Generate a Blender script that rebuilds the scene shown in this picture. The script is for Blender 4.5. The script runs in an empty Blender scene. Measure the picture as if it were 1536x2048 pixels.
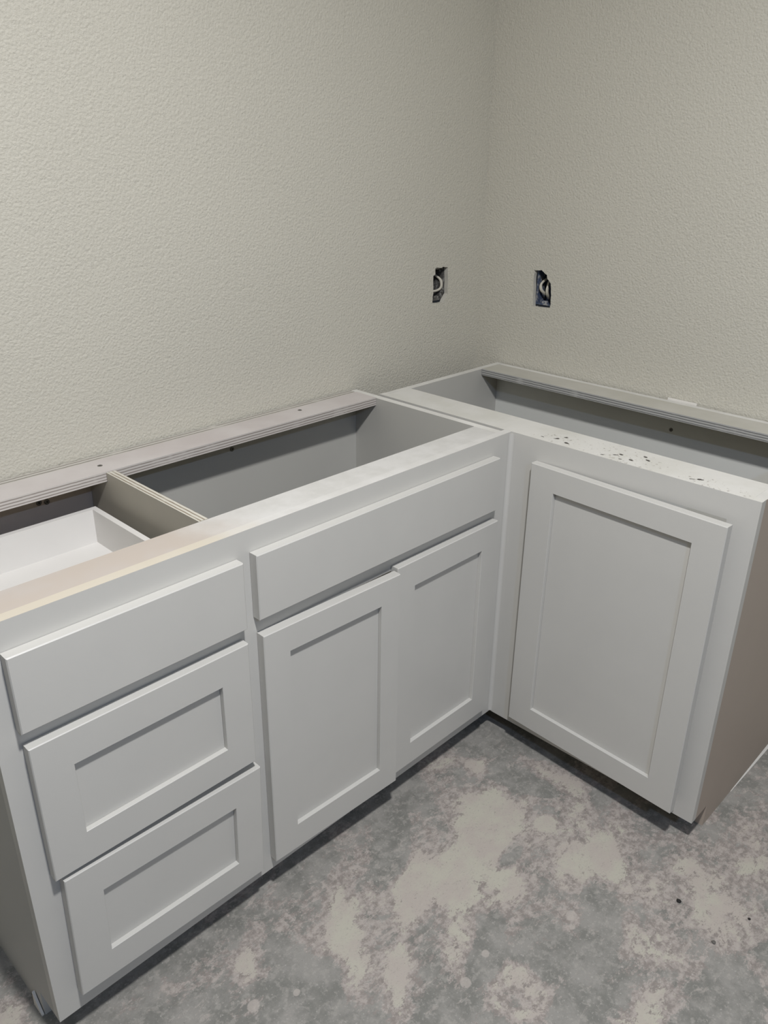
import bpy, bmesh, math, random
from mathutils import Vector, Matrix
random.seed(7)
C = bpy.context.scene.collection
S = bpy.context.scene

# ------------------------------------------------------------------ camera, world, exposure
cam_d = bpy.data.cameras.new('camera')
cam_d.sensor_fit = 'HORIZONTAL'
cam_d.sensor_width = 36.0
cam_d.lens = 1621.08 / 1536 * 36.0
cam_d.clip_start = 0.02
cam = bpy.data.objects.new('camera', cam_d)
C.objects.link(cam)
H = 0.822                                     # height of the cabinet tops
rt = Vector((0.69895241, -0.71508408, 0.01096724))
up = Vector((0.2866447, 0.29416188, 0.91175852))
fw = Vector((0.65521015, 0.63413212, -0.41058022))
m = Matrix((rt, up, -fw)).transposed().to_4x4()
m.translation = Vector((-1.93072, -1.48668, 0.57265 + H))
cam.matrix_world = m
S.camera = cam

w = bpy.data.worlds.new('world')
S.world = w
w.use_nodes = True
w.node_tree.nodes['Background'].inputs[0].default_value = (0.05, 0.055, 0.065, 1)
w.node_tree.nodes['Background'].inputs[1].default_value = 0.3

S.view_settings.view_transform = 'Standard'
S.view_settings.look = 'None'
S.view_settings.gamma = 1.0
S.view_settings.use_curve_mapping = False
S.view_settings.exposure = 0.0

MAIN_POS = (-1.545, -1.40)
MAIN_POWER = 44.0
MAIN_COL = (1.0, 1.0, 1.01)
FILL_POS = (-2.15, -2.9)  # added cool fill lamp out of view, to bring blue to the left fronts
FILL_POWER = 21.0
FILL_COL = (0.47, 0.64, 1.0)
CEIL = 2.44


# ------------------------------------------------------------------ node helpers
def srgb(r, g, b):
    f = lambda c: (c / 255 / 12.92) if c / 255 <= 0.04045 else ((c / 255 + 0.055) / 1.055) ** 2.4
    return (f(r), f(g), f(b), 1.0)


class NT:
    def __init__(self, name):
        self.m = bpy.data.materials.new(name)
        self.m.use_nodes = True
        self.t = self.m.node_tree
        self.b = self.t.nodes['Principled BSDF']
        tc = self.t.nodes.new('ShaderNodeTexCoord')
        self.co = tc.outputs['Object']

    def n(self, kind, **kw):
        nd = self.t.nodes.new(kind)
        for k, v in kw.items():
            setattr(nd, k, v)
        return nd

    def l(self, a, b):
        self.t.links.new(a, b)

    def math(self, op, a, b=None, clamp=False):
        nd = self.n('ShaderNodeMath', operation=op, use_clamp=clamp)
        for i, x in enumerate((a, b)):
            if x is None:
                continue
            if isinstance(x, (int, float)):
                nd.inputs[i].default_value = x
            else:
                self.l(x, nd.inputs[i])
        return nd.outputs[0]

    def noise(self, scale, detail=4, rough=0.55, vec=None, dist=0.0):
        nd = self.n('ShaderNodeTexNoise')
        nd.inputs['Scale'].default_value = scale
        nd.inputs['Detail'].default_value = detail
        nd.inputs['Roughness'].default_value = rough
        nd.inputs['Distortion'].default_value = dist
        self.l(vec or self.co, nd.inputs['Vector'])
        return nd.outputs['Fac']

    def step(self, x, a, b):
        nd = self.n('ShaderNodeMapRange', interpolation_type='SMOOTHSTEP')
        self.l(x, nd.inputs[0])
        nd.inputs[1].default_value = a
        nd.inputs[2].default_value = b
        return nd.outputs[0]

    def mix(self, f, a, b):
        nd = self.n('ShaderNodeMix', data_type='RGBA')
        if isinstance(f, (int, float)):
            nd.inputs[0].default_value = f
        else:
            self.l(f, nd.inputs[0])
        for i, x in ((6, a), (7, b)):
            if isinstance(x, tuple):
                nd.inputs[i].default_value = x
            else:
                self.l(x, nd.inputs[i])
        return nd.outputs[2]

    def sep(self):
        nd = self.n('ShaderNodeSeparateXYZ')
        self.l(self.co, nd.inputs[0])
        return nd.outputs

    def bump(self, h, strength, dist):
        nd = self.n('ShaderNodeBump')
        nd.inputs['Strength'].default_value = strength
        nd.inputs['Distance'].default_value = dist
        self.l(h, nd.inputs['Height'])
        self.l(nd.outputs[0], self.b.inputs['Normal'])

    def color(self, c):
        if isinstance(c, tuple):
            self.b.inputs['Base Color'].default_value = c
        else:
            self.l(c, self.b.inputs['Base Color'])

    def rough(self, r):
        if isinstance(r, (int, float)):
            self.b.inputs['Roughness'].default_value = r
        else:
            self.l(r, self.b.inputs['Roughness'])


def mat_paint(name, col, rough=0.36, var=0.03, bump=0.06):
    k = NT(name)
    n1 = k.noise(9, 3)
    dark = tuple(c * (1 - 2.2 * var) for c in col[:3]) + (1,)
    k.color(k.mix(n1, dark, col))
    k.rough(rough)
    k.bump(k.noise(140, 3, 0.5), bump, 0.0012)
    return k.m


def mat_wall(name, col, s=1.0):
    k = NT(name)
    n1 = k.noise(3.0, 3)
    n2 = k.noise(120, 3, 0.6)
    c = k.mix(k.step(n1, 0.3, 0.7), tuple(x * 0.96 for x in col[:3]) + (1,), col)
    c = k.mix(k.step(n2, 0.35, 0.65), c, tuple(min(1, x * 1.03) for x in col[:3]) + (1,))
    k.color(c)
    k.rough(0.62)
    v = k.n('ShaderNodeTexVoronoi', feature='F1')
    v.inputs['Scale'].default_value = 165
    k.l(k.co, v.inputs['Vector'])
    h = k.math('ADD', k.math('MULTIPLY', k.noise(215, 3, 0.58), 1.0),
               k.math('MULTIPLY', v.outputs['Distance'], -0.35))
    k.bump(h, 0.62 * s, 0.0033)
    return k.m


def mat_plain(name, col, rough=0.5, metal=0.0):
    k = NT(name)
    n1 = k.noise(60, 3)
    k.color(k.mix(n1, tuple(c * 0.88 for c in col[:3]) + (1,), col))
    k.rough(rough)
    k.b.inputs['Metallic'].default_value = metal
    return k.m


def mat_ply(name, axis, lo, hi, period=0.0034):
    """plywood end grain: plies stacked along one axis, thinly oversprayed"""
    k = NT(name)
    x = k.sep()[axis]
    n = k.noise(55, 3)
    ph = k.math('ADD', k.math('MULTIPLY', x, 2 * math.pi / period), k.math('MULTIPLY', n, 1.6))
    s = k.math('MULTIPLY_ADD', k.math('SINE', ph), 0.5)
    s.node.inputs[2].default_value = 0.5
    g = k.noise(22, 4)
    f = k.math('MULTIPLY', k.step(s, 0.35, 0.95), k.step(g, 0.18, 0.5))
    k.color(k.mix(f, hi, lo))
    k.rough(0.8)
    k.bump(s, -0.35, 0.001)
    return k.m


WHITE = srgb(201, 199, 193)
M_white = mat_paint('white_cabinet_paint', WHITE)
M_white_in = mat_paint('white_cabinet_interior', srgb(190, 188, 181), 0.5)
M_side = mat_paint('primed_side_panel', srgb(180, 166, 152), 0.55)
M_side_l = mat_paint('grey_side_panel', srgb(188, 187, 182), 0.55)
M_raw_in = mat_paint('raw_wood_interior', srgb(206, 194, 182), 0.65, 0.06)
M_div = mat_paint('oversprayed_plywood', srgb(186, 180, 166), 0.65, 0.08)
M_drawer_in = mat_paint('drawer_box_paint', srgb(224, 221, 216), 0.5)
M_wall = mat_wall('beige_orange_peel_wall', srgb(202, 198, 185))
M_ceil = mat_wall('white_ceiling_paint', srgb(228, 226, 220), 0.7)
M_ply_z = mat_ply('plywood_edge_flat', 2, srgb(146, 137, 130), srgb(202, 196, 190), 0.0058)
M_ply_x = mat_ply('plywood_edge_upright', 0, srgb(140, 128, 112), srgb(206, 202, 190), 0.0075)
M_ply_y = mat_ply('plywood_edge_back', 1, srgb(140, 134, 126), srgb(196, 192, 184), 0.0115)
M_screw = mat_plain('screw_steel', srgb(120, 118, 112), 0.4, 0.6)
M_dark = mat_plain('dark_hole', srgb(38, 36, 34), 0.9)
M_cable = mat_plain('white_cable_jacket', srgb(214, 208, 192), 0.45)
M_gypsum = mat_plain('cut_gypsum_edge', srgb(206, 202, 190), 0.9)
M_shim = mat_plain('white_shim', srgb(232, 228, 220), 0.6)
M_trim = mat_plain('light_trim', srgb(235, 235, 232), 0.4)


def mat_rail_left(name, raw_a, raw_b, wh_a, wh_b):
    """top of the front rail: raw wood at the left, white paint past the middle"""
    k = NT(name)
    x = k.sep()[0]
    n = k.noise(11, 5, 0.6)
    f = k.step(k.math('ADD', x, k.math('MULTIPLY', k.math('SUBTRACT', n, 0.5), 0.20)), RAILX - 0.09, RAILX + 0.10)
    raw = k.mix(k.step(k.noise(5, 3), 0.42, 0.62), raw_a, raw_b)
    wh = k.mix(k.step(k.noise(26, 5, 0.6), 0.3, 0.7), wh_a, wh_b)
    k.color(k.mix(f, raw, wh))
    k.rough(0.6)
    k.bump(k.noise(60, 4), 0.12, 0.001)
    return k.m


def mat_rail_plain(name, a, b):
    k = NT(name)
    k.color(k.mix(k.step(k.noise(8, 4), 0.3, 0.7), a, b))
    k.rough(0.65)
    k.bump(k.noise(70, 4), 0.12, 0.001)
    return k.m


def patch_dist(k, cx, cy, rx, ry, rot):
    """distance from a patch's centre in units of its own radii"""
    X, Y, _ = k.xyz
    c, s = math.cos(rot), math.sin(rot)
    dx = k.math('SUBTRACT', X, cx)
    dy = k.math('SUBTRACT', Y, cy)
    u = k.math('ADD', k.math('MULTIPLY', dx, c / rx), k.math('MULTIPLY', dy, s / rx))
    v = k.math('ADD', k.math('MULTIPLY', dx, -s / ry), k.math('MULTIPLY', dy, c / ry))
    return k.math('SQRT', k.math('ADD', k.math('MULTIPLY', u, u), k.math('MULTIPLY', v, v)))


def ellipse_mask(k, cx, cy, rx, ry, rot, warp, edge=0.22):
    """0..1 mask of a ragged patch centred at (cx, cy)"""
    X, Y, _ = k.xyz
    c, s = math.cos(rot), math.sin(rot)
    dx = k.math('SUBTRACT', X, cx)
    dy = k.math('SUBTRACT', Y, cy)
    u = k.math('ADD', k.math('MULTIPLY', dx, c / rx), k.math('MULTIPLY', dy, s / rx))
    v = k.math('ADD', k.math('MULTIPLY', dx, -s / ry), k.math('MULTIPLY', dy, c / ry))
    d = k.math('SQRT', k.math('ADD', k.math('MULTIPLY', u, u), k.math('MULTIPLY', v, v)))
    d = k.math('ADD', d, warp)
    o = k.step(d, 1.0 + edge, 1.0 - edge)
    return o


def mat_rail_right(marks):
    """white top of the corner cabinet's front rail with chipped, pitted paint"""
    k = NT('chipped_white_rail_top')
    k.xyz = k.sep()
    base = k.mix(k.step(k.noise(14, 4), 0.3, 0.65), srgb(206, 204, 196), srgb(214, 212, 206))
    warp = k.math('MULTIPLY', k.math('SUBTRACT', k.noise(200, 3), 0.5), 1.6)
    acc = None
    for (x, y, rx, ry) in marks:
        e = ellipse_mask(k, x, y, rx, ry, random.uniform(-.7, .7), warp, 0.2)
        acc = e if acc is None else k.math('MAXIMUM', acc, e)
    warp2 = k.math('MULTIPLY', k.math('SUBTRACT', k.noise(60, 4), 0.5), 2.4)
    zone = None
    for (x, y, rx, ry) in ((CHX + .03, -0.605, .035, .05), (CHX + .035, -0.755, .045, .085), (CHX + .02, -0.93, .03, .05), (CHX + .02, -0.99, .02, .04)):
        e = ellipse_mask(k, x, y, rx, ry, 0.1, warp2, 0.35)
        zone = e if zone is None else k.math('MAXIMUM', zone, e)
    sp = k.step(k.noise(130, 2, 0.5), 0.60, 0.68)
    c = k.mix(k.math('MULTIPLY', zone, k.math('MULTIPLY', sp, 0.6)), base, srgb(140, 132, 122))
    c = k.mix(acc, c, srgb(74, 70, 66))
    k.color(c)
    k.rough(0.6)
    k.bump(k.math('SUBTRACT', k.noise(60, 4), k.math('MULTIPLY', acc, 1.0)), 0.25, 0.0015)
    return k.m


def mat_floor():
    k = NT('bare_stained_concrete')
    k.xyz = k.sep()
    nbig = k.noise(3.6, 4, 0.6)
    nmid = k.noise(13, 6, 0.66)
    nfin = k.noise(60, 6, 0.72)
    nrag = k.noise(8.5, 9, 0.72, dist=0.5)
    cen = lambda x, a: k.math('MULTIPLY', k.math('SUBTRACT', x, 0.5), a)
    mp = k.n('ShaderNodeMapping')
    mp.inputs['Rotation'].default_value = (0, 0, 0.75)
    mp.inputs['Scale'].default_value = (1.0, 2.0, 1.0)
    k.l(k.co, mp.inputs[0])
    nstr = k.noise(22, 10, 0.74, vec=mp.outputs[0], dist=0.8)      # trowel-stroke smears
    nscr = k.noise(75, 6, 0.74, vec=mp.outputs[0], dist=1.6)        # scratches and flaking
    # how much joint compound lies on the slab: patches where they lie in the room, broken up raggedly
    field = None
    for (x, y, rx, ry, r, s_) in PALE:
        d = patch_dist(k, x, y, rx, ry, r)
        v = k.math('MULTIPLY', k.math('MAXIMUM', k.math('SUBTRACT', 1.35, d), 0.0), s_)
        field = v if field is None else k.math('MAXIMUM', field, v)
    for (x, y, rx, ry, r) in DARKP:
        d = patch_dist(k, x, y, rx, ry, r)
        field = k.math('SUBTRACT', field, k.math('MAXIMUM', k.math('SUBTRACT', 1.3, d), 0.0))
    field = k.math('MINIMUM', field, 0.9)
    T = k.math('ADD', k.math('ADD', field, cen(nrag, 2.7)), k.math('ADD', cen(nstr, 1.2), cen(nscr, 1.1)))
    T = k.math('ADD', T, cen(nbig, 2.2))
    grey = k.mix(k.step(nmid, 0.38, 0.62), srgb(121, 120, 114), srgb(147, 144, 138))
    grey = k.mix(k.math('MULTIPLY', k.step(nfin, 0.50, 0.60), 0.6), grey, srgb(160, 156, 149))
    pink = k.mix(k.step(nfin, 0.40, 0.60), srgb(138, 130, 124), srgb(172, 163, 156))
    pale = k.mix(k.step(nmid, 0.38, 0.60), srgb(181, 177, 163), srgb(177, 168, 159))
    pale = k.mix(k.math('MULTIPLY', k.step(nscr, 0.57, 0.65), 0.55), pale, srgb(150, 145, 138))
    c = k.mix(k.step(T, 0.06, 0.22), grey, pink)
    c = k.mix(k.math('MULTIPLY', k.step(k.math('ADD', nstr, cen(nbig, 0.6)), 0.565, 0.61), 0.5), c, srgb(176, 168, 160))
    c = k.mix(k.step(T, 0.47, 0.55), c, pale)
    # clean round drips of compound
    wd = cen(k.noise(30, 2), 0.7)
    dr = None
    for (x, y, r) in DRIPS:
        e = ellipse_mask(k, x, y, r, r * 0.9, 0.4, wd, 0.12)
        dr = e if dr is None else k.math('MAXIMUM', dr, e)
    c = k.mix(k.math('MULTIPLY', dr, 0.7), c, srgb(178, 170, 162))
    # specks and scratches
    c = k.mix(k.math('MULTIPLY', k.step(k.noise(240, 2, 0.6), 0.63, 0.70), 0.4), c, srgb(188, 185, 178))
    c = k.mix(k.math('MULTIPLY', k.step(k.noise(95, 5, 0.72, dist=2.2), 0.60, 0.67), 0.55), c, srgb(110, 107, 103))
    k.color(c)
    k.rough(0.72)
    k.bump(k.math('ADD', nfin, k.math('MULTIPLY', nmid, 0.6)), 0.25, 0.002)
    return k.m


PALE = [(-0.775, -0.700, 0.120, 0.075, 0.6, 1.0), (-0.93, -0.755, 0.09, 0.085, 0.2, 1.0), (-1.025, -0.70, 0.10, 0.055, 0.3, 1.0),
        (-0.885, -0.83, 0.085, 0.06, 0.0, 1.0), (-1.05, -0.985, 0.055, 0.070, 0.4, 1.5), (-0.67, -0.79, 0.028, 0.022, 0.0, .9), (-0.62, -1.08, 0.34, 0.26, 0.8, .24), (-0.85, -0.80, 0.30, 0.17, 0.8, .2), (-1.25, -0.72, 0.2, 0.12, 0.8, .12),
        (-0.64, -0.565, 0.05, 0.03, 0.8, .6), (-0.53, -0.70, 0.035, 0.12, 0.0, .75), (-0.90, -1.17, 0.065, 0.045, 0.0, 1.0),
        (-0.60, -1.13, 0.14, 0.07, 0.8, .65), (-1.17, -0.65, 0.10, 0.035, 0.9, .75), (-1.19, -0.83, 0.08, 0.035, 0.7, .6),
        (-0.66, -0.92, 0.14, 0.06, 0.9, .6), (-1.36, -0.60, 0.09, 0.035, 0.8, .7), (-1.73, -0.40, 0.06, 0.05, 0.8, .8),
        (-0.40, -1.16, 0.12, 0.07, 0.5, .6), (-0.73, -0.90, 0.07, 0.05, 0.4, .6), (-1.04, -0.84, 0.12, 0.05, 0.7, .45)]
DARKP = [(-0.80, -0.785, 0.05, 0.02, 0.2), (-0.79, -1.01, 0.08, 0.04, 0.6), (-1.03, -0.90, 0.09, 0.03, 0.5),
         (-0.58, -0.50, 0.06, 0.03, 0.8), (-0.80, -1.27, 0.09, 0.05, 0.4), (-0.98, -0.60, 0.18, 0.035, 0.75),
         (-0.60, -0.68, 0.03, 0.07, 0.3), (-1.02, -1.09, 0.04, 0.05, 0.4), (-1.30, -0.73, 0.06, 0.04, 0.7)]
DRIPS = [(-1.10, -0.905, 0.011), (-1.028, -0.895, 0.008), (-1.40, -0.665, 0.012), (-1.33, -0.70, 0.007),
         (-0.84, -0.965, 0.012), (-0.86, -0.98, 0.007)]


# ------------------------------------------------------------------ mesh helpers
def obj(name, bm, mats, parent=None, smooth=False, loc=None, rz=0.0):
    me = bpy.data.meshes.new(name)
    bmesh.ops.recalc_face_normals(bm, faces=bm.faces[:])
    bm.to_mesh(me)
    bm.free()
    for mm in (mats if isinstance(mats, (list, tuple)) else [mats]):
        me.materials.append(mm)
    if smooth:
        for p in me.polygons:
            p.use_smooth = True
    o = bpy.data.objects.new(name, me)
    C.objects.link(o)
    if parent:
        o.parent = parent
    if loc:
        o.location = loc
    o.rotation_euler.z = rz
    return o


def thing(name, label, cat, loc, group=None):
    o = bpy.data.objects.new(name, None)
    o.empty_display_size = 0.1
    C.objects.link(o)
    o.location = loc
    o['label'] = label
    o['category'] = cat
    if group:
        o['group'] = group
    return o


def tag(o, label, cat, group=None):
    o['label'] = label
    o['category'] = cat
    if group:
        o['group'] = group
    return o


def struct(o):
    o['kind'] = 'structure'
    return o


def box(bm, x0, x1, y0, y1, z0, z1, mi=0, top=None, front=None, left=None, bevel=0.0):
    """axis aligned box; top / front(-y) / left(-x) may take another material slot"""
    v = [bm.verts.new((x, y, z)) for x in (x0, x1) for y in (y0, y1) for z in (z0, z1)]
    q = {'-x': (0, 1, 3, 2), '+x': (4, 6, 7, 5), '-y': (0, 4, 5, 1), '+y': (2, 3, 7, 6), '-z': (0, 2, 6, 4), '+z': (1, 5, 7, 3)}
    fs = []
    for key, idx in q.items():
        f = bm.faces.new([v[i] for i in idx])
        f.material_index = mi
        if key == '+z' and top is not None:
            f.material_index = top
        if key == '-y' and front is not None:
            f.material_index = front
        if key == '-x' and left is not None:
            f.material_index = left
        fs.append(f)
    if bevel:
        es = {e for f in fs for e in f.edges}
        bmesh.ops.bevel(bm, geom=list(es), offset=bevel, segments=1, affect='EDGES', profile=0.5)
    return fs


def prism(bm, pts, axis, a, b, mi=0):
    """closed outline (2D) pushed along an axis; pts are the other two coordinates in order"""
    def P(p, t):
        if axis == 'x':
            return (t, p[0], p[1])
        if axis == 'y':
            return (p[0], t, p[1])
        return (p[0], p[1], t)
    A = [bm.verts.new(P(p, a)) for p in pts]
    B = [bm.verts.new(P(p, b)) for p in pts]
    n = len(pts)
    fs = [bm.faces.new(A), bm.faces.new(B[::-1])]
    for i in range(n):
        fs.append(bm.faces.new((A[i], A[(i + 1) % n], B[(i + 1) % n], B[i])))
    for f in fs:
        f.material_index = mi
    return fs


def tube(bm, pts, r, seg=10, flat=1.0):
    pts = [Vector(p) for p in pts]
    # catmull-rom smoothing
    sm = []
    P = [pts[0]] + pts + [pts[-1]]
    for i in range(1, len(P) - 2):
        for s in range(6):
            t = s / 6
            sm.append(0.5 * ((2 * P[i]) + (-P[i - 1] + P[i + 1]) * t + (2 * P[i - 1] - 5 * P[i] + 4 * P[i + 1] - P[i + 2]) * t * t
                             + (-P[i - 1] + 3 * P[i] - 3 * P[i + 1] + P[i + 2]) * t ** 3))
    sm.append(pts[-1])
    rings = []
    ref = Vector((0.31, 0.52, 0.79))
    for i, p in enumerate(sm):
        d = (sm[min(i + 1, len(sm) - 1)] - sm[max(i - 1, 0)]).normalized()
        a = d.cross(ref).normalized()
        b = d.cross(a)
        rings.append([bm.verts.new(p + (a * math.cos(2 * math.pi * k / seg) + b * flat * math.sin(2 * math.pi * k / seg)) * r) for k in range(seg)])
    for i in range(len(rings) - 1):
        for k in range(seg):
            bm.faces.new((rings[i][k], rings[i][(k + 1) % seg], rings[i + 1][(k + 1) % seg], rings[i + 1][k]))
    bm.faces.new(rings[0][::-1])
    bm.faces.new(rings[-1])


def disc(bm, c, axis, r, depth, seg=14, slot=False):
    """small screw head: short domed cylinder whose face looks along axis (+z, -y or -x)"""
    c = Vector(c)
    n = {'z': Vector((0, 0, 1)), '-y': Vector((0, -1, 0)), '-x': Vector((-1, 0, 0))}[axis]
    a = n.orthogonal().normalized()
    b = n.cross(a)
    rings = []
    for rr, dd in ((1.0, 0.0), (1.0, 0.55), (0.72, 1.0), (0.3, 0.9), (0.24, 0.35)):
        rings.append([bm.verts.new(c + n * depth * dd + (a * math.cos(2 * math.pi * k / seg) + b * math.sin(2 * math.pi * k / seg)) * r * rr) for k in range(seg)])
    for i in range(4):
        for k in range(seg):
            f = bm.faces.new((rings[i][k], rings[i][(k + 1) % seg], rings[i + 1][(k + 1) % seg], rings[i + 1][k]))
            f.material_index = 1 if i == 3 else 0
    f = bm.faces.new(rings[-1])
    f.material_index = 1
    bm.faces.new(rings[0][::-1])


def ringset(bm, loops):
    """bridge successive 4-vertex rectangles; each loop is (x0, x1, z0, z1, y)"""
    vs = []
    for (x0, x1, z0, z1, y) in loops:
        vs.append([bm.verts.new(p) for p in ((x0, y, z0), (x1, y, z0), (x1, y, z1), (x0, y, z1))])
    for a, b in zip(vs, vs[1:]):
        for i in range(4):
            bm.faces.new((a[i], a[(i + 1) % 4], b[(i + 1) % 4], b[i]))
    return vs


def slab_front(w, h, t=0.019, b=0.0016):
    """plain drawer front, origin at its lower left back corner, facing -y"""
    bm = bmesh.new()
    v = ringset(bm, [(0, w, 0, h, 0), (0, w, 0, h, -(t - b)), (b, w - b, b, h - b, -t)])
    bm.faces.new(v[0])
    bm.faces.new(v[-1])
    return bm


def shaker_frame(w, h, st, ra, t=0.019, rec=0.0095, b=0.0014, st2=None, ra2=None):
    """stiles and rails of a shaker front as one ring, open where the panel sits"""
    st2 = st if st2 is None else st2
    ra2 = ra if ra2 is None else ra2
    bm = bmesh.new()
    v = ringset(bm, [(st, w - st2, ra, h - ra2, -0.003), (0, w, 0, h, 0), (0, w, 0, h, -(t - b)), (b, w - b, b, h - b, -t),
                     (st - 0.0006, w - st2 + 0.0006, ra - 0.0006, h - ra2 + 0.0006, -t), (st, w - st2, ra, h - ra2, -t + 0.0008),
                     (st, w - st2, ra, h - ra2, -(t - rec))])
    for i in range(4):
        bm.faces.new((v[-1][i], v[-1][(i + 1) % 4], v[0][(i + 1) % 4], v[0][i]))
    return bm


def shaker_panel(w, h, st, ra, t=0.019, rec=0.0095, st2=None, ra2=None):
    st2 = st if st2 is None else st2
    ra2 = ra if ra2 is None else ra2
    bm = bmesh.new()
    e = 0.0004
    box(bm, st + e, w - st2 - e, -(t - rec), -0.003, ra + e, h - ra2 - e)
    return bm


# ------------------------------------------------------------------ the setting
XW, YW = -5.2, -5.0
k = mat_floor()
bm = bmesh.new()
box(bm, XW, 0.2, YW, 0.2, -0.12, 0.0)
struct(obj('floor', bm, k))
bm = bmesh.new()
box(bm, XW, 0.2, YW, 0.2, CEIL, CEIL + 0.1)
struct(obj('ceiling', bm, M_ceil))

HOLE_A = [(-0.2055, 0.2743), (-0.2005, 0.2761), (-0.1791, 0.2736), (-0.1731, 0.276), (-0.1533, 0.2733), (-0.1517, 0.2465), (-0.1495, 0.2013),
          (-0.1623, 0.1881), (-0.168, 0.1794), (-0.2124, 0.1798), (-0.2135, 0.2004), (-0.2109, 0.2079), (-0.213, 0.2554), (-0.2046, 0.2585)]
HOLE_B = [(-0.1787, 0.2719), (-0.1826, 0.2691), (-0.1865, 0.2702), (-0.2037, 0.2725), (-0.2132, 0.2652), (-0.2219, 0.261), (-0.2242, 0.251),
          (-0.2356, 0.2406), (-0.2386, 0.2203), (-0.2416, 0.1868), (-0.2405, 0.1755), (-0.1944, 0.1727), (-0.1849, 0.1735), (-0.1821, 0.2123),
          (-0.1795, 0.2448), (-0.181, 0.2612)]
DW = 0.0127


def ragged(pts, n=3, amp=0.0009):
    out = []
    for i, p in enumerate(pts):
        q = pts[(i + 1) % len(pts)]
        for s in range(n):
            t = s / n
            j = 0 if s == 0 else amp
            out.append((p[0] + (q[0] - p[0]) * t + random.uniform(-j, j), p[1] + (q[1] - p[1]) * t + random.uniform(-j, j)))
    return out


def drywall(name, hole, u0, u1, place):
    """sheet of drywall with a ragged hole cut through; place(u, depth, z) -> xyz"""
    bm = bmesh.new()
    pts = ragged([(a, H + b) for a, b in hole])
    outer = [(u0, 0), (u1, 0), (u1, CEIL), (u0, CEIL)]
    vin = {}
    for d in (0.0, DW):
        O = [bm.verts.new(place(a, d, b)) for a, b in outer]
        I = [bm.verts.new(place(a, d, b)) for a, b in pts]
        vin[d] = (O, I)
        es = [bm.edges.new((L[i], L[(i + 1) % len(L)])) for L in (O, I) for i in range(len(L))]
        bmesh.ops.triangle_fill(bm, edges=es, use_beauty=True, use_dissolve=False)
    for j in (0, 1):
        A, B = vin[0.0][j], vin[DW][j]
        for i in range(len(A)):
            f = bm.faces.new((A[i], A[(i + 1) % len(A)], B[(i + 1) % len(B)], B[i]))
            f.material_index = j
    return struct(obj(name, bm, [M_wall, M_gypsum]))


drywall('wall_back', HOLE_A, XW, 0.0, lambda u, d, z: (u, d, z))
drywall('wall_right', HOLE_B, YW, DW, lambda u, d, z: (d, u, z))
bm = bmesh.new()
box(bm, XW - 0.05, XW, YW, DW, 0, CEIL)
struct(obj('wall_left', bm, M_wall))
bm = bmesh.new()
box(bm, XW - 0.05, DW, YW - 0.05, YW, 0, CEIL)
struct(obj('wall_front', bm, M_wall))


# ------------------------------------------------------------------ ceiling downlight, and an added fill lamp of the same build
def ceiling_light(pos, power, col, label, size=0.14):
    t = thing('ceiling_light', label, 'light', (pos[0], pos[1], CEIL))
    bm = bmesh.new()
    seg = 32
    prof = ((0.052, -0.004), (0.078, -0.012), (0.095, -0.008), (0.097, 0.0), (0.052, 0.0))
    R = [[bm.verts.new((r * math.cos(2 * math.pi * i / seg), r * math.sin(2 * math.pi * i / seg), z)) for i in range(seg)] for r, z in prof]
    for a in range(len(R)):
        A, B = R[a], R[(a + 1) % len(R)]
        for i in range(seg):
            bm.faces.new((A[i], A[(i + 1) % seg], B[(i + 1) % seg], B[i]))
    obj('trim_ring', bm, M_trim, t, True)
    k = NT('lit_lens')
    k.color((0.9, 0.9, 0.9, 1))
    k.b.inputs['Emission Color'].default_value = col + (1,)
    k.b.inputs['Emission Strength'].default_value = 6.0
    bm = bmesh.new()
    bmesh.ops.create_circle(bm, cap_ends=True, radius=0.052, segments=seg)
    for v in bm.verts:
        v.co.z = -0.003
    obj('lens', bm, k.m, t)
    ld = bpy.data.lights.new('lamp', 'AREA')
    ld.shape = 'DISK'
    ld.size = size
    ld.energy = power
    ld.color = col
    lo = bpy.data.objects.new('lamp', ld)
    C.objects.link(lo)
    lo.parent = t
    lo.location = (0, 0, -0.02)
    return t


ceiling_light(MAIN_POS, MAIN_POWER, MAIN_COL, 'round ceiling downlight above the open corner between the cabinets')
ceiling_light(FILL_POS, FILL_POWER, FILL_COL, 'added cool fill lamp on the ceiling, out of view across the room from the cabinets')

# ------------------------------------------------------------------ left base cabinet
XL, XR = -1.667, -0.5096           # outer sides
YF = -0.4955                       # face of the face frame
FT = 0.019
FB = 0.060                         # underside of the face frame above the floor
T0 = H
O1 = Vector((XL, 0, 0))
cab = thing('base_cabinet', 'long white base cabinet with three drawers and two doors against the left wall', 'cabinet', O1)


def L(b):
    """world-built bmesh -> local to the left cabinet"""
    bmesh.ops.translate(b, verts=b.verts[:], vec=-O1)
    return b


RAILX = -1.26 - XL
M_rail_left = mat_rail_left('half_painted_rail_top', srgb(192, 186, 182), srgb(189, 178, 167), srgb(200, 198, 193), srgb(210, 208, 204))
M_frame_top = mat_rail_left('half_painted_frame_edge', srgb(206, 199, 185), srgb(204, 195, 178), srgb(206, 204, 199), srgb(214, 212, 208))
M_rail_back = mat_rail_plain('oversprayed_rail', srgb(192, 184, 180), srgb(202, 196, 192))
M_rail_back2 = mat_rail_plain('grey_painted_rail', srgb(184, 181, 170), srgb(192, 189, 180))
M_edge_white = mat_rail_plain('white_painted_edge', srgb(206, 204, 198), srgb(222, 220, 214))

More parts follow.
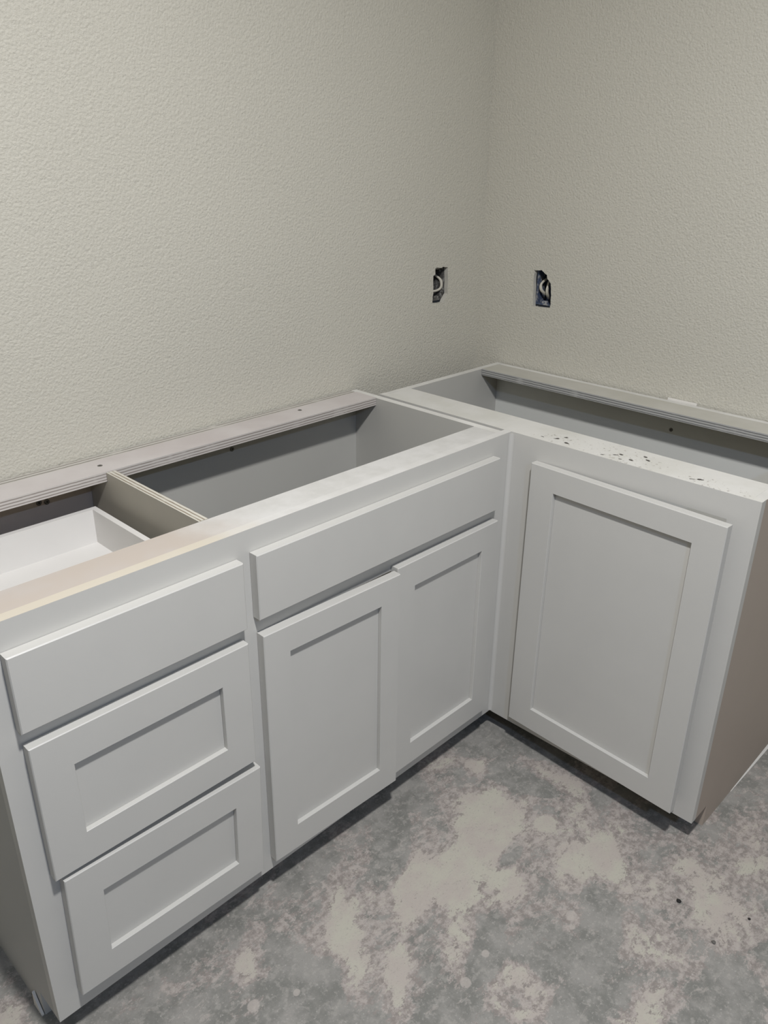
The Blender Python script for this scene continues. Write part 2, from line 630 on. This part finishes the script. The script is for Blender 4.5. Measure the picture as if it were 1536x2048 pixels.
# face frame: stiles run through, rails between them
bm = bmesh.new()
ya, yb = YF, YF + FT
sx = [(XL, -1.6215), (-1.2685, -1.2105), (-0.5790, -0.5030)]
for x0, x1 in sx:
    box(bm, x0, x1, ya, yb, FB, T0, 0, top=1)
for (x0, x1, zs) in ((-1.6215, -1.2685, ((0, .057), (.160, .207), (.441, .475), (.709, .762))),
                     (-1.2105, -0.5790, ((0, .055), (.155, .206), (.709, .762)))):
    for z0, z1 in zs:
        box(bm, x0, x1, ya, yb, T0 - z1, T0 - z0, 0, top=1)
obj('face_frame', L(bm), [M_white, M_frame_top], cab)
bm = bmesh.new()
box(bm, XL + 0.019, -0.532, YF + FT + 0.0010, -0.4135, T0 - 0.0195, T0 - 0.0012)
obj('front_rail', L(bm), M_rail_left, cab)


def side_poly(y_back, notch=True):
    yfr = YF + FT
    if notch:
        return [(y_back, 0.0), (YF + 0.076, 0.0), (YF + 0.076, FB), (yfr, FB), (yfr, T0 - 0.001), (y_back, T0 - 0.001)]
    return [(y_back, 0.0), (yfr, 0.0), (yfr, T0), (y_back, T0)]


bm = bmesh.new()
prism(bm, side_poly(-0.004), 'x', XL, XL + 0.019)
obj('side_panel', L(bm), M_side_l, cab)
bm = bmesh.new()
prism(bm, side_poly(-0.010), 'x', -0.532, -0.5130)
for f in bm.faces:
    if abs(f.calc_center_median().z - (T0 - 0.001)) < 1e-4:
        f.material_index = 1
obj('side_panel', L(bm), [M_white_in, M_edge_white], cab)
bm = bmesh.new()
prism(bm, [(-0.0285, FB + 0.02), (YF + FT + 0.0005, FB + 0.02), (YF + FT + 0.0005, T0 - 0.0205), (-0.4130, T0 - 0.0205), (-0.4130, T0 - 0.0005),
           (-0.1035, T0 - 0.0005), (-0.1035, T0 - 0.0210), (-0.0285, T0 - 0.0210)], 'x', -1.2655, -1.2470)
for f in bm.faces:
    if f.normal.z > 0.5 or (abs(f.calc_center_median().z - (T0 - 0.0005)) < 1e-4):
        f.material_index = 1
    elif f.calc_center_median().x > -1.2472:
        f.material_index = 2
obj('divider_panel', L(bm), [M_div, M_ply_x, M_white_in], cab)
# back: two panels, one behind each bay, so that the raw bay and the painted bay keep their own finish
bm = bmesh.new()
box(bm, XL + 0.019, -1.2565, -0.0275, -0.0045, FB, T0 - 0.0008, 0, top=1)
obj('back_panel', L(bm), [M_raw_in, M_ply_y], cab)
bm = bmesh.new()
box(bm, -1.2563, -0.532, -0.0275, -0.0045, FB, T0 - 0.0008, 0, top=1)
obj('back_panel', L(bm), [M_white_in, M_ply_y], cab)
bm = bmesh.new()
box(bm, XL + 0.019, -0.5325, -0.1015, -0.0308, T0 - 0.0190, T0 + 0.0006, 0, front=1)
obj('back_rail', L(bm), [M_rail_back, M_ply_z], cab)
bm = bmesh.new()
box(bm, XL + 0.019, -0.532, YF + FT, -0.028, FB, FB + 0.016)
obj('bottom_panel', L(bm), M_white_in, cab)
bm = bmesh.new()
box(bm, XL + 0.019, -0.5150, YF + 0.0760, YF + 0.0900, 0.0, FB - 0.0005)
obj('toe_kick', L(bm), M_side_l, cab)
for (x, y) in ((-1.2572, -0.0634), (-0.74, -0.052)):
    bm = bmesh.new()
    disc(bm, (x, y, T0 + 0.0004), 'z', 0.0050, 0.0012)
    obj('screw', L(bm), [M_screw, M_dark], cab)
for (x, z) in ((-1.3719, -0.0546), (-1.3566, -0.0571), (-0.923, -0.0579)):
    bm = bmesh.new()
    disc(bm, (x, -0.0275, T0 + z), '-y', 0.0055, 0.0018)
    obj('screw', L(bm), [M_screw, M_dark], cab)


def front(name, x0, x1, zt, zb, kind, parent, origin, base, rz=0.0, roll=0.0, **kw):
    """a front hung on a cabinet face: origin at its lower left back corner"""
    w_, h_ = x1 - x0, zt - zb
    bm = slab_front(w_, h_) if kind == 'slab' else shaker_frame(w_, h_, **kw)
    o = obj(name, bm, M_white, parent, loc=(Vector(base) - origin), rz=rz)
    o.rotation_euler.y = roll
    if kind != 'slab':
        obj('panel' if name != 'door' else 'door_panel', shaker_panel(w_, h_, **kw), M_white, o)
    return o


EPS = 0.0008
d1 = front('drawer', -1.6369, -1.2530, T0 - .0452, T0 - .1707, 'slab', cab, O1, (-1.6369, YF - EPS, T0 - .1707))
d2 = front('drawer', -1.6333, -1.2540, T0 - .1986, T0 - .4512, 'shaker', cab, O1, (-1.6333, YF - EPS, T0 - .4512), st=.0590, ra=.0600, st2=.0580, ra2=.0612)
# lowest drawer front hangs slightly crooked: turned about its centre
cx, cz, wd, hd, rr = -1.4375, T0 - .5926, .3762, .2542, 0.0285
bx = cx - (wd / 2) * math.cos(rr) - (hd / 2) * math.sin(rr)
bz = cz - (hd / 2) * math.cos(rr) + (wd / 2) * math.sin(rr)
d3 = front('drawer', 0, wd, hd, 0, 'shaker', cab, O1, (bx, YF - EPS, bz), roll=rr, st=.0585, ra=.0590, st2=.0575, ra2=.0615)
d3['label'] = 'lowest drawer front hung slightly crooked'


def drawer_box(parent, x0, x1, yb_, zt, zb, pbase):
    bm = bmesh.new()
    t = 0.0115
    yf_ = YF - EPS - 0.0
    for a in ((x0, x0 + t, yb_ - 0, yf_), (x1 - t, x1, yb_, yf_)):
        box(bm, a[0], a[1], a[3], a[2], zb, zt)
    box(bm, x0 + t, x1 - t, yb_ - t, yb_, zb, zt)
    box(bm, x0 + t, x1 - t, yf_, yf_ + t, zb, zt)
    box(bm, x0 + t, x1 - t, yf_ + t, yb_ - t, zb, zb + 0.008)
    bmesh.ops.translate(bm, verts=bm.verts[:], vec=-Vector(pbase))
    return obj('drawer_box', bm, M_drawer_in, parent)


drawer_box(d1, -1.616, -1.2925, -0.0940, T0 - .0650, T0 - .1420, (-1.6369, YF - EPS, T0 - .1707))

front('false_front', -1.2266, -0.5643, T0 - .0416, T0 - .1657, 'slab', cab, O1, (-1.2266, YF - EPS, T0 - .1657))
# two doors; the left one stands a little open, lapping over the edge of the right one
dl = front('door', 0, 0.3335, .5277, 0, 'shaker', cab, O1, (-1.2215, YF - EPS, T0 - .7277), rz=-0.0335, st=.0565, ra=.0610, st2=.0510, ra2=.0545)
dl['label'] = 'left door standing slightly ajar'
dr = front('door', 0, 0.3290, .5268, 0, 'shaker', cab, O1, (-0.8849, YF - EPS, T0 - .7208), st=.0530, ra=.0600, ra2=.0590)
# bead of caulk filling the inner corner between the two cabinets
bm = bmesh.new()
cxr, cyr, R_ = -0.5029, YF - 0.0003, 0.009
pts = [(cxr, cyr)] + [(cxr - R_ + R_ * math.sin(a), cyr - R_ + R_ * math.cos(a)) for a in [i * math.pi / 12 for i in range(0, 7)]]
prism(bm, pts, 'z', FB + 0.003, T0 - 0.004)
obj('caulk_bead', L(bm), M_white, cab)

# ------------------------------------------------------------------ corner base cabinet (along the right wall)
XF = -0.5026                       # its face
YA, YB = -0.0834, -1.0464          # outer ends
O2 = Vector((XF, YB, 0))
cc = thing('corner_cabinet', 'white single door base cabinet standing along the right wall', 'cabinet', O2)
CHX = 0.0


def Rr(b):
    bmesh.ops.translate(b, verts=b.verts[:], vec=-O2)
    return b


CHIPS = [(-0.4817, -0.5632), (-0.4717, -0.5913), (-0.4494, -0.6035), (-0.4805, -0.6235), (-0.4690, -0.5935), (-0.4881, -0.7148),
         (-0.4859, -0.7537), (-0.4749, -0.7722), (-0.4373, -0.7843), (-0.4525, -0.7978), (-0.4841, -0.9068), (-0.4761, -0.9181),
         (-0.4600, -0.7420), (-0.4700, -0.7340)]
marks = []
for i, (x, y) in enumerate(CHIPS):
    marks.append((x - XF, y - YB, random.uniform(.0018, .0040), random.uniform(.003, .0065)))
# chip zones were measured in world coordinates: shift them to this cabinet's own frame
_em = ellipse_mask
def ellipse_mask(k, cx_, cy_, rx, ry, rot, warp, edge=0.22, _off=[False]):
    if cy_ < -0.5 and getattr(k, 'shift', None):
        cy_ = cy_ - k.shift
    return _em(k, cx_, cy_, rx, ry, rot, warp, edge)


_NT_sep = NT.sep
def _sep_shift(self):
    self.shift = YB if self.m.name.startswith('chipped') else None
    return _NT_sep(self)


NT.sep = _sep_shift
M_rail_right = mat_rail_right(marks)
NT.sep = _NT_sep

bm = bmesh.new()
xa, xb = XF, XF + FT
for y0, y1 in ((-0.598, YA), (YB, -0.9911)):
    box(bm, xa, xb, y0, y1, FB, T0, 0, top=1)
for z0, z1 in ((0, .0508), (.712, .762)):
    box(bm, xa, xb, -0.9911, -0.598, T0 - z1, T0 - z0, 0, top=1)
obj('face_frame', Rr(bm), [M_white, M_rail_right], cc)
bm = bmesh.new()
box(bm, XF + FT + 0.0004, -0.4055, YB + 0.019, YA - 0.019, T0 - 0.0195, T0 - 0.0002)
obj('front_rail', Rr(bm), M_rail_right, cc)


def side_x():
    return [(-0.0085, 0.0), (XF + 0.076, 0.0), (XF + 0.076, FB), (XF + FT, FB), (XF + FT, T0 - 0.0006), (-0.0085, T0 - 0.0006)]


for (y0, y1, mt) in ((YB, YB + 0.019, M_side), (YA - 0.019, YA, M_white_in)):
    bm = bmesh.new()
    prism(bm, side_x(), 'y', y0, y1)
    for f in bm.faces:
        if abs(f.calc_center_median().z - (T0 - 0.0006)) < 1e-4:
            f.material_index = 1
    obj('side_panel', Rr(bm), [mt, M_edge_white], cc)
M_back2 = mat_paint('grey_back_panel', srgb(222, 222, 216), 0.5)
bm = bmesh.new()
box(bm, -0.0300, -0.0085, YB + 0.019, YA - 0.019, FB, T0 - 0.0015, 0, top=1)
obj('back_panel', Rr(bm), [M_back2, M_edge_white], cc)
M_ply_z2 = mat_ply('plywood_edge_grey', 2, srgb(112, 112, 110), srgb(180, 179, 175), 0.0058)
bm = bmesh.new()
box(bm, -0.1080, -0.0315, YB + 0.019, YA - 0.0195, T0 - 0.0175, T0 + 0.0006, 0, left=1)
obj('back_rail', Rr(bm), [M_rail_back2, M_ply_z2], cc)
bm = bmesh.new()
box(bm, XF + FT, -0.030, YB + 0.019, YA - 0.019, FB, FB + 0.016)
obj('bottom_panel', Rr(bm), M_white_in, cc)
bm = bmesh.new()
box(bm, XF + 0.0760, XF + 0.0900, YB + 0.0190, YA - 0.0190, 0.0, FB - 0.0005)
obj('toe_kick', Rr(bm), M_side_l, cc)
bm = bmesh.new()
disc(bm, (-0.0300, -0.6488, T0 - 0.0681), '-x', 0.0050, 0.0018)
obj('screw', Rr(bm), [M_screw, M_dark], cc)
# thin pale strip along the foot of the end panel, tapering towards the front
bm = bmesh.new()
A = [bm.verts.new(p) for p in ((-0.275, YB - 0.0002, 0.0), (-0.275, YB - 0.0012, 0.0), (-0.275, YB - 0.0002, 0.0012))]
B = [bm.verts.new(p) for p in ((-0.010, YB - 0.0002, 0.0), (-0.010, YB - 0.0060, 0.0), (-0.010, YB - 0.0002, 0.0070))]
bm.faces.new(A)
bm.faces.new(B)
for i in range(3):
    bm.faces.new((A[i], A[(i + 1) % 3], B[(i + 1) % 3], B[i]))
o = obj('foot_strip', Rr(bm), M_shim, cc)
o['label'] = 'pale strip along the foot of the end panel'
# the door, hinged near the inner corner and standing slightly open at its far edge
w_, h_ = 0.4428, 0.6829
kw = dict(st=.0630, ra=.0590, st2=.0615, ra2=.0540)
do = obj('door', shaker_frame(w_, h_, **kw), M_white, cc, loc=Vector((XF - EPS, -0.5683, T0 - .7319)) - O2, rz=-math.pi / 2 - 0.0440)
obj('door_panel', shaker_panel(w_, h_, **kw), M_white, do)

# ------------------------------------------------------------------ outlet boxes in the wall holes
def outlet_box(label, place, u0, u1, z0, z1, mat, matin, cables, origin):
    """open box let into the wall: place(u, depth, z)"""
    t = thing('outlet_box', label, 'outlet box', place(*origin))
    o0 = Vector(place(*origin))
    bm = bmesh.new()
    d0, d1_ = DW + 0.0008, 0.062
    th = 0.003

    def bx(ua, ub, da, db, za, zb, mi):
        vs = [Vector(place(u, d, z)) for u in (ua, ub) for d in (da, db) for z in (za, zb)]
        v = [bm.verts.new(p - o0) for p in vs]
        for idx in ((0, 1, 3, 2), (4, 6, 7, 5), (0, 4, 5, 1), (2, 3, 7, 6), (0, 2, 6, 4), (1, 5, 7, 3)):
            bm.faces.new([v[i] for i in idx]).material_index = mi
    bx(u0, u0 + th, d0, d1_, z0, z1, 0)
    bx(u1 - th, u1, d0, d1_, z0, z1, 0)
    bx(u0 + th, u1 - th, d0, d1_, z0, z0 + th, 0)
    bx(u0 + th, u1 - th, d0, d1_, z1 - th, z1, 0)
    bx(u0 + th, u1 - th, d1_ - th, d1_, z0 + th, z1 - th, 1)
    obj('box_shell', bm, [mat, matin], t)
    um = (u0 + u1) / 2
    for zz, s in ((z0 + th, 1), (z1 - th, -1)):        # screw ears
        bm = bmesh.new()
        vs = []
        for (a, b) in ((-0.009, 0), (0.009, 0), (0.007, 0.008), (-0.007, 0.008)):
            vs.append((um + a, zz + s * b))
        F = [bm.verts.new(Vector(place(a, d0 + 0.001, b)) - o0) for a, b in vs]
        G = [bm.verts.new(Vector(place(a, d0 + 0.009, b)) - o0) for a, b in vs]
        bm.faces.new(F)
        bm.faces.new(G[::-1])
        for i in range(4):
            bm.faces.new((F[i], F[(i + 1) % 4], G[(i + 1) % 4], G[i]))
        obj('screw_ear', bm, mat, t)
    for path, r in cables:
        bm = bmesh.new()
        tube(bm, [Vector(place(*p)) - o0 for p in path], r, 10, 0.75)
        obj('cable', bm, M_cable, t, True)
    return t


def mat_box(name, col):
    k = NT(name)
    f = k.math('MULTIPLY', k.step(k.noise(90, 5, 0.7), 0.50, 0.62), 0.75)
    k.color(k.mix(f, col, srgb(176, 174, 168)))
    k.rough(0.6)
    return k.m


MB1 = mat_box('grey_box_plastic', srgb(84, 82, 79))
MB1i = mat_plain('grey_box_inside', srgb(70, 68, 66), 0.6)
MB2 = mat_box('blue_box_plastic', srgb(72, 84, 108))
MB2i = mat_plain('blue_box_inside', srgb(50, 60, 84), 0.5)
pa = lambda u, d, z: (u, d, z)
pb = lambda u, d, z: (d, u, z)
z = lambda v: H + v
outlet_box('grey electrical box with a loop of white cable in the left wall', pa, -0.2090, -0.1515, z(.1855), z(.2790), MB1, MB1i,
           [([(-0.1650, 0.057, z(.2550)), (-0.1610, 0.038, z(.2480)), (-0.1570, 0.024, z(.2385)), (-0.1558, 0.019, z(.2270)), (-0.1572, 0.020, z(.2165)),
              (-0.1640, 0.026, z(.2090)), (-0.1760, 0.040, z(.2045))], 0.0042)], (-0.185, 0.03, z(.232)))
outlet_box('blue electrical box with looped white cables in the right wall', pb, -0.2390, -0.1835, z(.1785), z(.2735), MB2, MB2i,
           [([(-0.1960, 0.057, z(.2480)), (-0.1960, 0.034, z(.2430)), (-0.1950, 0.019, z(.2350)), (-0.1954, 0.015, z(.2255)), (-0.1972, 0.019, z(.2150)),
              (-0.2010, 0.034, z(.2040))], 0.0044),
            ([(-0.2000, 0.056, z(.246)), (-0.2090, 0.032, z(.2370)), (-0.2135, 0.021, z(.2270)), (-0.2135, 0.020, z(.2150)), (-0.2120, 0.027, z(.2040)),
              (-0.2080, 0.042, z(.1930))], 0.0042)], (-0.211, 0.03, z(.226)))

# ------------------------------------------------------------------ small loose pieces
bm = bmesh.new()
prism(bm, [(-0.0078, T0 - 0.020), (-0.0035, T0 - 0.020), (-0.0015, T0 + 0.0036), (-0.0055, T0 + 0.0040)], 'y', -0.6925, -0.6165)
tag(obj('shim', bm, M_shim), 'thin white shim wedged between the right wall and the cabinet back', 'shim')
bm = bmesh.new()
prism(bm, [(-0.388, 0.0), (-0.4185, 0.0), (-0.4185, 0.003), (-0.392, 0.038)], 'x', XL - 0.0055, XL - 0.0012)
tag(obj('shim', bm, M_shim), 'small white wedge shim on the floor at the left end of the drawers', 'shim')


def pebble(x, y, r, label, col):
    bm = bmesh.new()
    bmesh.ops.create_icosphere(bm, subdivisions=2, radius=r)
    for v in bm.verts:
        v.co *= 1 + random.uniform(-.18, .18)
        v.co.z = max(v.co.z * 0.6, -r * 0.3)
    zmin = min(v.co.z for v in bm.verts)
    o = obj('pebble', bm, col, None, True, loc=(x, y, -zmin))
    return tag(o, label, 'debris', 'crumbs on the concrete floor')


pebble(-0.6565, -1.1021, 0.0048, 'dark round crumb on the concrete in front of the single door', M_dark)
pebble(-0.5969, -1.2215, 0.0028, 'tiny dark crumb on the concrete nearest the right edge of the photo', M_dark)
pebble(-0.6982, -1.1940, 0.0042, 'grey flake of debris on the concrete beyond the end panel', mat_plain('grey_flake', srgb(104, 100, 95), 0.8))
